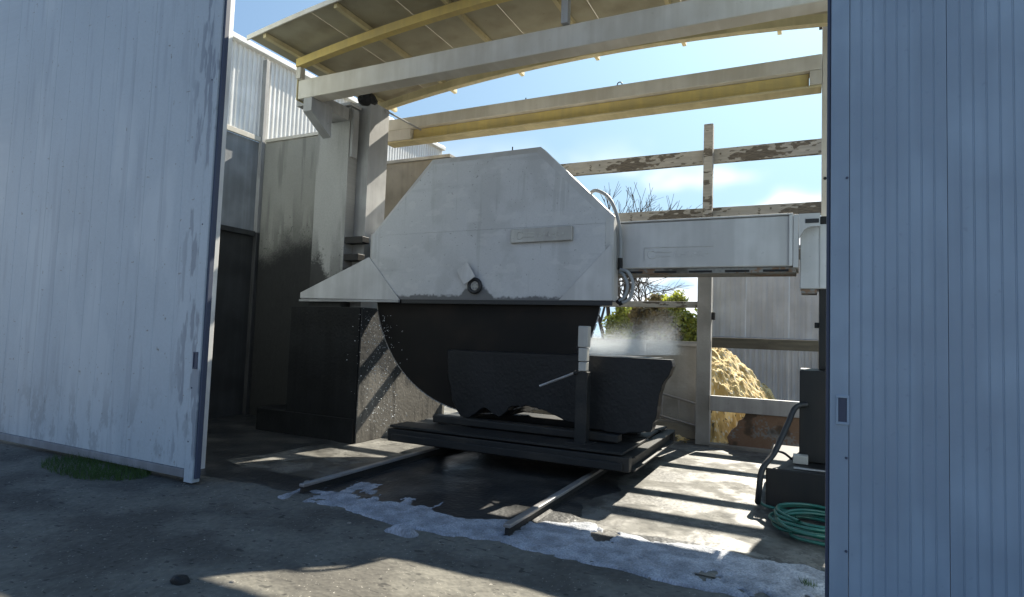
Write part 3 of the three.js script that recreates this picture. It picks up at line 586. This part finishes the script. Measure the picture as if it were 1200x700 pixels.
{
  const out = [[-4.25, 1.36], [-4.23, 1.03], [-4.15, 0.70], [-4.02, 0.51], [-3.88, 0.505], [-3.68, 0.65], [-3.45, 0.55], [-3.28, 0.70], [-3.05, 0.72], [-2.82, 0.68], [-2.60, 0.60], [-2.27, 0.525], [-1.9, 0.505], [-1.55, 0.56], [-1.49, 0.74], [-1.465, 0.95], [-1.435, 1.08], [-1.355, 1.21], [-1.322, 1.30], [-1.34, 1.375], [-2.67, 1.375]];
  const rough = (pts, s) => { const o = []; for (let i = 0; i < pts.length; i++) { const a = pts[i], b = pts[(i + 1) % pts.length], L = Math.hypot(a[0] - b[0], a[1] - b[1]), n = (a[1] > 1.3 && b[1] > 1.3) ? 1 : Math.max(1, Math.round(L / 0.05)); for (let k = 0; k < n; k++) { const q = n > 1 && k ? 0.03 : 0; o.push([mix(a[0], b[0], k / n) + q * (fbm(k * 1.7 + i * 9, 3, s, 2) - 0.5), mix(a[1], b[1], k / n) + q * (fbm(k * 1.3 + i * 5, 8, s, 2) - 0.5)]); } } return o; };
  const t = thing('stone_block', 'black stone block with a ragged underside being sawn on the trolley', 'stone block');
  mesh('front_slab', prism(rough(out, 201), -6.99, -6.80, 0.008), M.stone, t);
  const back = rough(out.map(([x, y]) => [x > -1.95 ? -1.95 + (x + 1.95) * 0.55 : x + 0.04 * Math.sin(x * 7), Math.min(y, 1.37)]), 207);
  mesh('rear_mass', prism(back, -7.70, -7.017, 0.012), M.stone, t);
  base(t);
}
{
  const t = thing('clamp_post', 'upright clamp post with pale sleeve and lever on the trolley edge', 'post');
  mesh('shaft', box(-2.345, -2.205, 0.40, 1.20, -6.62, -6.50, 0.008), M.trolley, t);
  for (const [a, b, w] of [[1.205, 1.31, 0.048], [1.315, 1.47, 0.052], [1.475, 1.72, 0.062]]) mesh('sleeve', box(-2.275 - w, -2.275 + w, a, b, -6.61, -6.51, 0.012), M.plate, t);
  mesh('lever', rod([-2.34, 1.19, -6.49], [-2.76, 1.01, -6.44], 0.014), M.railSteel, t);
  const k = new THREE.SphereGeometry(0.026, 14, 10); k.translate(-2.345, 1.185, -6.49); mesh('pivot', uvMetres(k), M.blackSteel, t);
  mesh('foot_plate', box(-2.42, -2.13, 0.394, 0.408, -6.68, -6.45, 0.003), M.trolley, t);
  base(t);
}

// ------------------------------------------------------------------ rear fence frame, shed and heap
{
  const t = thing('frame_post', 'tall weathered pale post at the open rear frame', 'post');
  mesh('shaft', box(-1.475, -1.335, 0, 5.04, -9.86, -9.73, 0.008), M.peeled, t);
  mesh('sleeve', box(-1.53, -1.32, 0.0, 2.75, -9.88, -9.725, 0.01), M.concretePale, t);
  mesh('bracket', box(-1.318, -1.27, 1.93, 2.05, -9.85, -9.76), M.blackSteel, t);
  base(t);
}
for (const [x0, x1, y0, y1, z, m, l] of [
  [-5.6, 0.5, 4.44, 4.67, -9.96, M.peeled, 'uppermost weathered frame rail with black peeling paint'],
  [-5.6, 0.5, 3.52, 3.72, -9.96, M.peeled, 'weathered frame rail just above the gantry crossbeam'],
  [-5.6, 0.5, 2.86, 3.02, -9.96, M.peeled, 'frame rail hidden behind the gantry crossbeam'],
  [-5.2, -1.54, 2.12, 2.22, -9.96, M.peeled, 'thin frame rail crossing the bushes left of the tall post'],
  [-1.31, 0.5, 1.50, 1.66, -9.86, M.darkTimber, 'dark cracked timber rail across the grey shed wall'],
]) tag(mesh('frame_rail', box(x0, x1, y0, y1, z, z + 0.08, 0.008), m), l, 'rail', 'rails of the rear frame');
{
  const t = thing('shed', 'grey ribbed metal shed behind the rear frame', 'shed');
  for (let i = 0; i < 6; i++) {
    const x = -2.25 + i * 0.95;
    const lo = ribbed(0.948, 1.68, 0.135, 0.025); lo.translate(x, 0, -15.5); mesh('lower_sheet', uvMetres(lo, 2, [R(), R()]), M.shed, t);
    const hi = ribbed(0.948, 2.0, 0.237, 0.014); hi.translate(x, 1.70, -15.53); mesh('upper_sheet', uvMetres(hi, 2, [R(), R()]), M.shed, t);
  }
  mesh('side_wall', box(-2.28, -2.252, 0, 3.7, -20, -15.48), M.shed, t);
  mesh('flashing', box(-2.28, 3.45, 1.66, 1.72, -15.52, -15.44), M.sheetGrey, t);
  mesh('roof', prism([[-2.4, 3.68], [0.6, 3.9], [3.6, 3.68], [3.6, 3.73], [0.6, 3.96], [-2.4, 3.73]], -20, -15.4), M.sheetGrey, t);
  base(t);
}
{
  const t = thing('sheet_fence', 'pale cement board fence between the tall post and the saw', 'fence');
  for (let i = 0; i < 4; i++) mesh('board', box(-5.4 + i * 0.98, -5.4 + i * 0.98 + 0.976, 0, 1.57 + 0.02 * R(), -10.3, -10.27, 0.004), M.concretePale, t);
  mesh('top_rail', box(-5.4, -1.5, 1.50, 1.545, -10.268, -10.23), M.concretePale, t);
  mesh('kerb', box(-5.4, -1.5, 0, 0.26, -10.268, -10.12, 0.02), M.concrete, t);
  base(t);
}
{
  const t = thing('ladder', 'metal ladder lying on its side against the cement board fence', 'ladder');
  const a0 = [-2.75, 0.84, -10.16], a1 = [-1.5, 0.56, -10.12], b0 = [-2.75, 0.46, -10.10], b1 = [-1.5, 0.22, -10.08];
  mesh('side_rail', rod(a0, a1, 0.018), M.railSteel, t); mesh('side_rail', rod(b0, b1, 0.018), M.railSteel, t);
  for (let i = 0; i < 5; i++) { const k = 0.08 + i * 0.21; mesh('rung', rod(a0.map((v, j) => mix(v, a1[j], k)), b0.map((v, j) => mix(v, b1[j], k)), 0.012), M.railSteel, t); }
  base(t);
}
{
  const t = thing('retaining_plate', 'rust-stained steel plate holding back the yellow heap', 'plate');
  mesh('top_bar', box(-1.31, 0.4, 0.54, 0.77, -9.74, -9.66, 0.01), M.machineDark, t);
  mesh('rusty_sheet', prism([[-1.02, 0.04], [0.4, 0.04], [0.4, 0.535], [-0.80, 0.535], [-0.83, 0.46], [-0.90, 0.42], [-0.92, 0.34], [-1.0, 0.27], [-1.06, 0.16]], -9.72, -9.70), M.rust, t);
  mesh('sill', box(-1.31, 0.4, -0.01, 0.05, -9.8, -9.62, 0.01), M.concrete, t);
  base(t);
}
{
  const heapMat = mat({ map: colorTex(512, 512, (u, v) => { const n = fbm(u * 18, v * 18, 221, 4, 18), s = vnoise(u * 60, v * 60, 222, 60); let c = mix3([0.32, 0.22, 0.075], [0.60, 0.46, 0.21], sstep(0.3, 0.7, n)); if (s > 0.8) c = V([0.52, 0.48, 0.36], 0.8 + 0.3 * n); if (s < 0.12) c = [0.10, 0.085, 0.05]; return c; }), roughness: 0.95, bumpMap: bumpCoarse, bumpScale: 0.02 });
  const o = mesh('stone_chip_heap', heightField(-4.4, 1.2, -12.9, -9.74, 240, 150, (x, z) => { const d = Math.hypot(x + 1.95, (z + 11.7) * 0.55); const open = Math.max(sstep(-10.34, -10.40, z), sstep(-1.52, -1.40, x)) * sstep(-9.76, -10.3, z); return Math.max(-0.05, open * Math.min(mix(1.36, 1.58, sstep(-1.8, -1.55, x)), 2.06 - d * 1.02) + 0.30 * (fbm(x * 3.2, z * 3.2, 223, 4) - 0.5) + 0.16 * (fbm(x * 12, z * 12, 224, 3) - 0.5)); }, 1.4), heapMat);
  tag(o, 'steep yellow heap of stone chips between fence and grey shed', 'heap', null, 'stuff');
}

// ------------------------------------------------------------------ hoses on the right
{
  const t = thing('garden_hose', 'coiled green garden hose on the floor beside the black foundation', 'hose');
  const pts = [], r = rng(21);
  pts.push([-0.42, 0.03, -6.62], [-0.34, 0.03, -6.42], [-0.1, 0.03, -6.3]);
  for (let i = 0; i <= 7 * 14; i++) { const a = 2.2 - i / 14 * 6.283, k = Math.floor(i / 14), rr = 0.33 - 0.012 * (k % 4) + 0.03 * Math.sin(a * 2 + k); pts.push([0.10 + 0.03 * Math.sin(k * 2.1) + rr * 1.05 * Math.cos(a), 0.022 + 0.02 * (i / 14) * 0.8 + 0.008 * r(), -5.88 + 0.05 * Math.cos(k * 1.7) + rr * 1.05 * Math.sin(a)]); }
  mesh('coil', uvMetres(tube(pts, 0.0145, 700, 8), 0.4), M.green, t);
  base(t);
}
{
  const t = thing('black_hose', 'thick black hose running down from the motor housing to the floor', 'hose');
  mesh('hose', uvMetres(tube([[0.02, 0.98, -7.0], [-0.08, 0.95, -6.97], [-0.16, 0.78, -6.82], [-0.27, 0.52, -6.62], [-0.375, 0.36, -6.46], [-0.40, 0.17, -6.44], [-0.415, 0.03, -6.5]], 0.028, 60, 12), 0.5), M.rubber, t);
  mesh('hose_branch', uvMetres(tube([[-0.35, 0.42, -6.5], [-0.28, 0.52, -6.62], [-0.2, 0.5, -6.75], [-0.12, 0.42, -6.9]], 0.012, 30, 8), 0.5), M.rubber, t);
  base(t);
}

// ------------------------------------------------------------------ trees beyond the frame
function branchGeo(segs) { return segs.map(([a, b, r0, r1]) => { const L = a.distanceTo(b), g = new THREE.CylinderGeometry(r1, r0, L, r0 > 0.03 ? 8 : 4, 1, true); g.translate(0, L / 2, 0); g.applyQuaternion(new THREE.Quaternion().setFromUnitVectors(new THREE.Vector3(0, 1, 0), b.clone().sub(a).normalize())); g.translate(a.x, a.y, a.z); return g.toNonIndexed(); }); }
function bareTree(label, x, z, h, seed, depth = 6) {
  const r = rng(seed), trunk = [], twigs = [];
  const grow = (p, d, len, rad, n) => {
    const e = p.clone().addScaledVector(d, len); (n >= depth - 1 ? trunk : twigs).push([p, e, rad, rad * 0.7]);
    if (n === 0) return; const k = n > depth - 2 ? 3 : 2 + (r() > 0.45 ? 1 : 0);
    for (let i = 0; i < k; i++) { const nd = d.clone().add(new THREE.Vector3(r() - 0.5, (r() - 0.42) * 0.9, r() - 0.5).multiplyScalar(1.25)).normalize(); grow(p.clone().lerp(e, 0.55 + 0.45 * r()), nd, len * (0.66 + 0.2 * r()), rad * 0.62, n - 1); }
  };
  grow(new THREE.Vector3(x, -0.02, z), new THREE.Vector3(0.03, 1, 0).normalize(), h * 0.28, h * 0.016, depth);
  const t = thing('bare_tree', label, 'tree', 'bare trees behind the fence'); mesh('trunk', branchGeo(trunk), M.bark, t); mesh('branches', branchGeo(twigs), M.bark, t); return base(t);
}
bareTree('leafless tree whose twig tips rise above the crossbeam beside the guard', -5.35, -17.5, 7.0, 301, 6);
bareTree('leafless tree with twigs showing below the crossbeam, behind the bushes', -3.6, -15.6, 4.8, 307, 6);
function bush(label, x, z, rx, ry, rz, y, n, seed, m, cat = 'bush') {
  const r = rng(seed), pos = [], col = [], stems = [];
  const clumps = []; for (let i = 0; i < 26; i++) { const a = r() * 6.283, q = Math.cbrt(r()), e = (r() * 2 - 1); clumps.push([Math.cos(a) * q * Math.sqrt(1 - e * e) * rx, e * q * ry, Math.sin(a) * q * Math.sqrt(1 - e * e) * rz, 0.18 + 0.22 * r()]); }
  for (let i = 0; i < n; i++) {
    const c = clumps[Math.floor(r() * clumps.length)], g = () => (r() + r() + r() - 1.5) * 1.1;
    const p = new THREE.Vector3(x + c[0] + g() * c[3] * rx * 0.8, y + c[1] + g() * c[3] * ry * 0.9, z + c[2] + g() * c[3] * rz * 0.8);
    if (p.y < 0.05) continue;
    const d = new THREE.Vector3(r() - 0.5, r() - 0.5, r() - 0.5).normalize(), s = new THREE.Vector3(r() - 0.5, r() - 0.5, r() - 0.5).cross(d).normalize(), L = 0.05 + 0.045 * r(), w = L * 0.42, k = 0.65 + 0.8 * r();
    const a = p.clone().addScaledVector(d, L), b = p.clone().addScaledVector(s, w), e = p.clone().addScaledVector(s, -w), f = p.clone().addScaledVector(d, -L * 0.7);
    for (const q of [a, b, f, a, f, e]) { pos.push(q.x, q.y, q.z); col.push(k, k * (0.95 + 0.1 * r()), k * 0.9); }
  }
  const t = thing('leafy_bush', label, cat, 'bushes behind the fence');
  for (const c of clumps) stems.push([new THREE.Vector3(x + c[0] * 0.15, 0, z + c[2] * 0.15), new THREE.Vector3(x + c[0], Math.max(0.2, y + c[1]), z + c[2]), 0.022, 0.008]);
  mesh('stems', branchGeo(stems), M.bark, t);
  const g = new THREE.BufferGeometry(); g.setAttribute('position', new THREE.Float32BufferAttribute(pos, 3)); g.setAttribute('color', new THREE.Float32BufferAttribute(col, 3)); g.computeVertexNormals();
  mesh('foliage', g, m, t); return base(t);
}
const leafMat = new THREE.MeshPhysicalMaterial({ color: rgb(0.30, 0.33, 0.05), roughness: 0.9, transmission: 0.5, thickness: 0, vertexColors: true, side: THREE.DoubleSide });
const dryMat = new THREE.MeshPhysicalMaterial({ color: rgb(0.16, 0.13, 0.07), roughness: 0.95, transmission: 0.2, thickness: 0, vertexColors: true, side: THREE.DoubleSide });
bush('yellow-green leafy bush close to the tall post', -2.75, -14.3, 0.62, 0.8, 0.5, 1.95, 9000, 311, leafMat);
bush('small yellow-green bush half veiled by spray', -4.0, -14.6, 0.5, 0.6, 0.4, 1.75, 4500, 313, leafMat);
bush('brown twiggy bush between the two green bushes', -3.15, -14.0, 0.6, 0.7, 0.5, 1.85, 6000, 317, dryMat);

// ------------------------------------------------------------------ loose things on the ground
for (const [x, z, s, l] of [[-3.42, -2.52, 0.045, 'dark fist-sized stone at the edge of the sunlit earth'], [-3.16, -2.68, 0.02, 'small pale pebble beside the dark stone on the sunlit earth'], [-4.55, -4.7, 0.028, 'small white stone on the dark floor near the left rail'], [-3.33, -3.93, 0.02, 'tiny pale stone on the shaded earth near the slurry lump']]) {
  const g = new THREE.IcosahedronGeometry(s, 2), p = g.attributes.position; for (let i = 0; i < p.count; i++) { const k = 0.7 + 0.6 * vnoise(p.getX(i) / s * 1.3 + 7 + x * 50, p.getY(i) / s * 1.3 + p.getZ(i) / s + 9, 331); p.setXYZ(i, p.getX(i) * k * 1.2, p.getY(i) * k * 0.8, p.getZ(i) * k); }
  const q = mergeVertices(g); q.computeVertexNormals(); q.translate(x, s * 0.5, z);
  tag(mesh('loose_stone', uvMetres(q, 0.4), l.includes('dark fist') ? M.trolley : M.concrete), l, 'stone', 'loose stones');
}
{
  const r = rng(341), gs = [], n = 420, o = new THREE.Object3D();
  const im = new THREE.InstancedMesh(new THREE.IcosahedronGeometry(1, 0), M.concrete, n); im.name = 'gravel'; im.castShadow = im.receiveShadow = true;
  for (let i = 0; i < n; i++) { const s = 0.004 + 0.012 * r() * r(); o.position.set(-8 + 9 * r(), 0.012, -4.3 + 3.2 * r()); o.scale.set(s * (1 + r()), s * 0.7, s); o.rotation.set(0, r() * 6, 0); o.updateMatrix(); im.setMatrixAt(i, o.matrix); }
  scene.add(im); tag(im, 'scattered gravel bits on the bare earth', 'gravel', null, 'stuff');
}
function grassPatch(label, cx, cz, rx, rz, n, h, seed) {
  const r = rng(seed), pos = [];
  for (let i = 0; i < n; i++) { const a = r() * 6.283, q = Math.sqrt(r()), x = cx + Math.cos(a) * q * rx, z = cz + Math.sin(a) * q * rz, t = r() * 6.283, w = 0.004, H = h * (0.4 + 0.8 * r()), lx = (r() - 0.5) * H, lz = (r() - 0.5) * H; pos.push(x - w * Math.cos(t), 0, z - w * Math.sin(t), x + w * Math.cos(t), 0, z + w * Math.sin(t), x + lx, H, z + lz); }
  const g = new THREE.BufferGeometry(); g.setAttribute('position', new THREE.Float32BufferAttribute(pos, 3)); g.computeVertexNormals();
  return tag(mesh('grass', g, M.grass), label, 'grass', null, 'stuff');
}
grassPatch('dark grass growing under the left sliding door', -6.75, -3.9, 0.75, 0.35, 2600, 0.10, 351);
grassPatch('small green weed sprouting at the threshold by the ribbed door', 0.03, -4.52, 0.05, 0.04, 60, 0.07, 353);

// ------------------------------------------------------------------ water thrown by the blade
const drop = new THREE.MeshPhysicalMaterial({ color: rgb(0.92, 0.94, 0.95), roughness: 0.9, transmission: 0.5, thickness: 0 });
function spray(name, label, n, seed, place, size) {
  const r = rng(seed), o = new THREE.Object3D(), im = new THREE.InstancedMesh(new THREE.OctahedronGeometry(1, 0), drop, n); im.name = name; im.castShadow = im.receiveShadow = true;
  for (let i = 0; i < n; i++) { o.position.set(...place(r)); const s = size(r); o.scale.set(s, s, s); o.rotation.set(r() * 6, r() * 6, 0); o.updateMatrix(); im.setMatrixAt(i, o.matrix); }
  scene.add(im); tag(im, label, 'water', null, 'stuff');
}
const ga = (r) => (r() + r() + r() + r() - 2) / 2 * 1.7;
spray('water_mist', 'white water mist drifting off the blade over the stone block', 320000, 361, (r) => { const k = Math.pow(r(), 1.7), w = 0.23 + 0.18 * k; return [-2.40 + 1.0 * k + 0.10 * ga(r), 1.36 + 0.06 * k + Math.abs(w * ga(r)), -7.08 - 0.25 * k + w * 0.6 * ga(r)]; }, (r) => 0.0005 + 0.0006 * r());
spray('water_drops', 'bright water drops flying left of the blade', 420, 367, (r) => { const k = r(); return [-5.35 + 0.30 * ga(r) + 0.25 * (1 - k), 0.25 + 1.55 * k, -6.65 + 0.25 * ga(r)]; }, (r) => 0.003 + 0.007 * r() * r());

renderer.render(scene, camera);
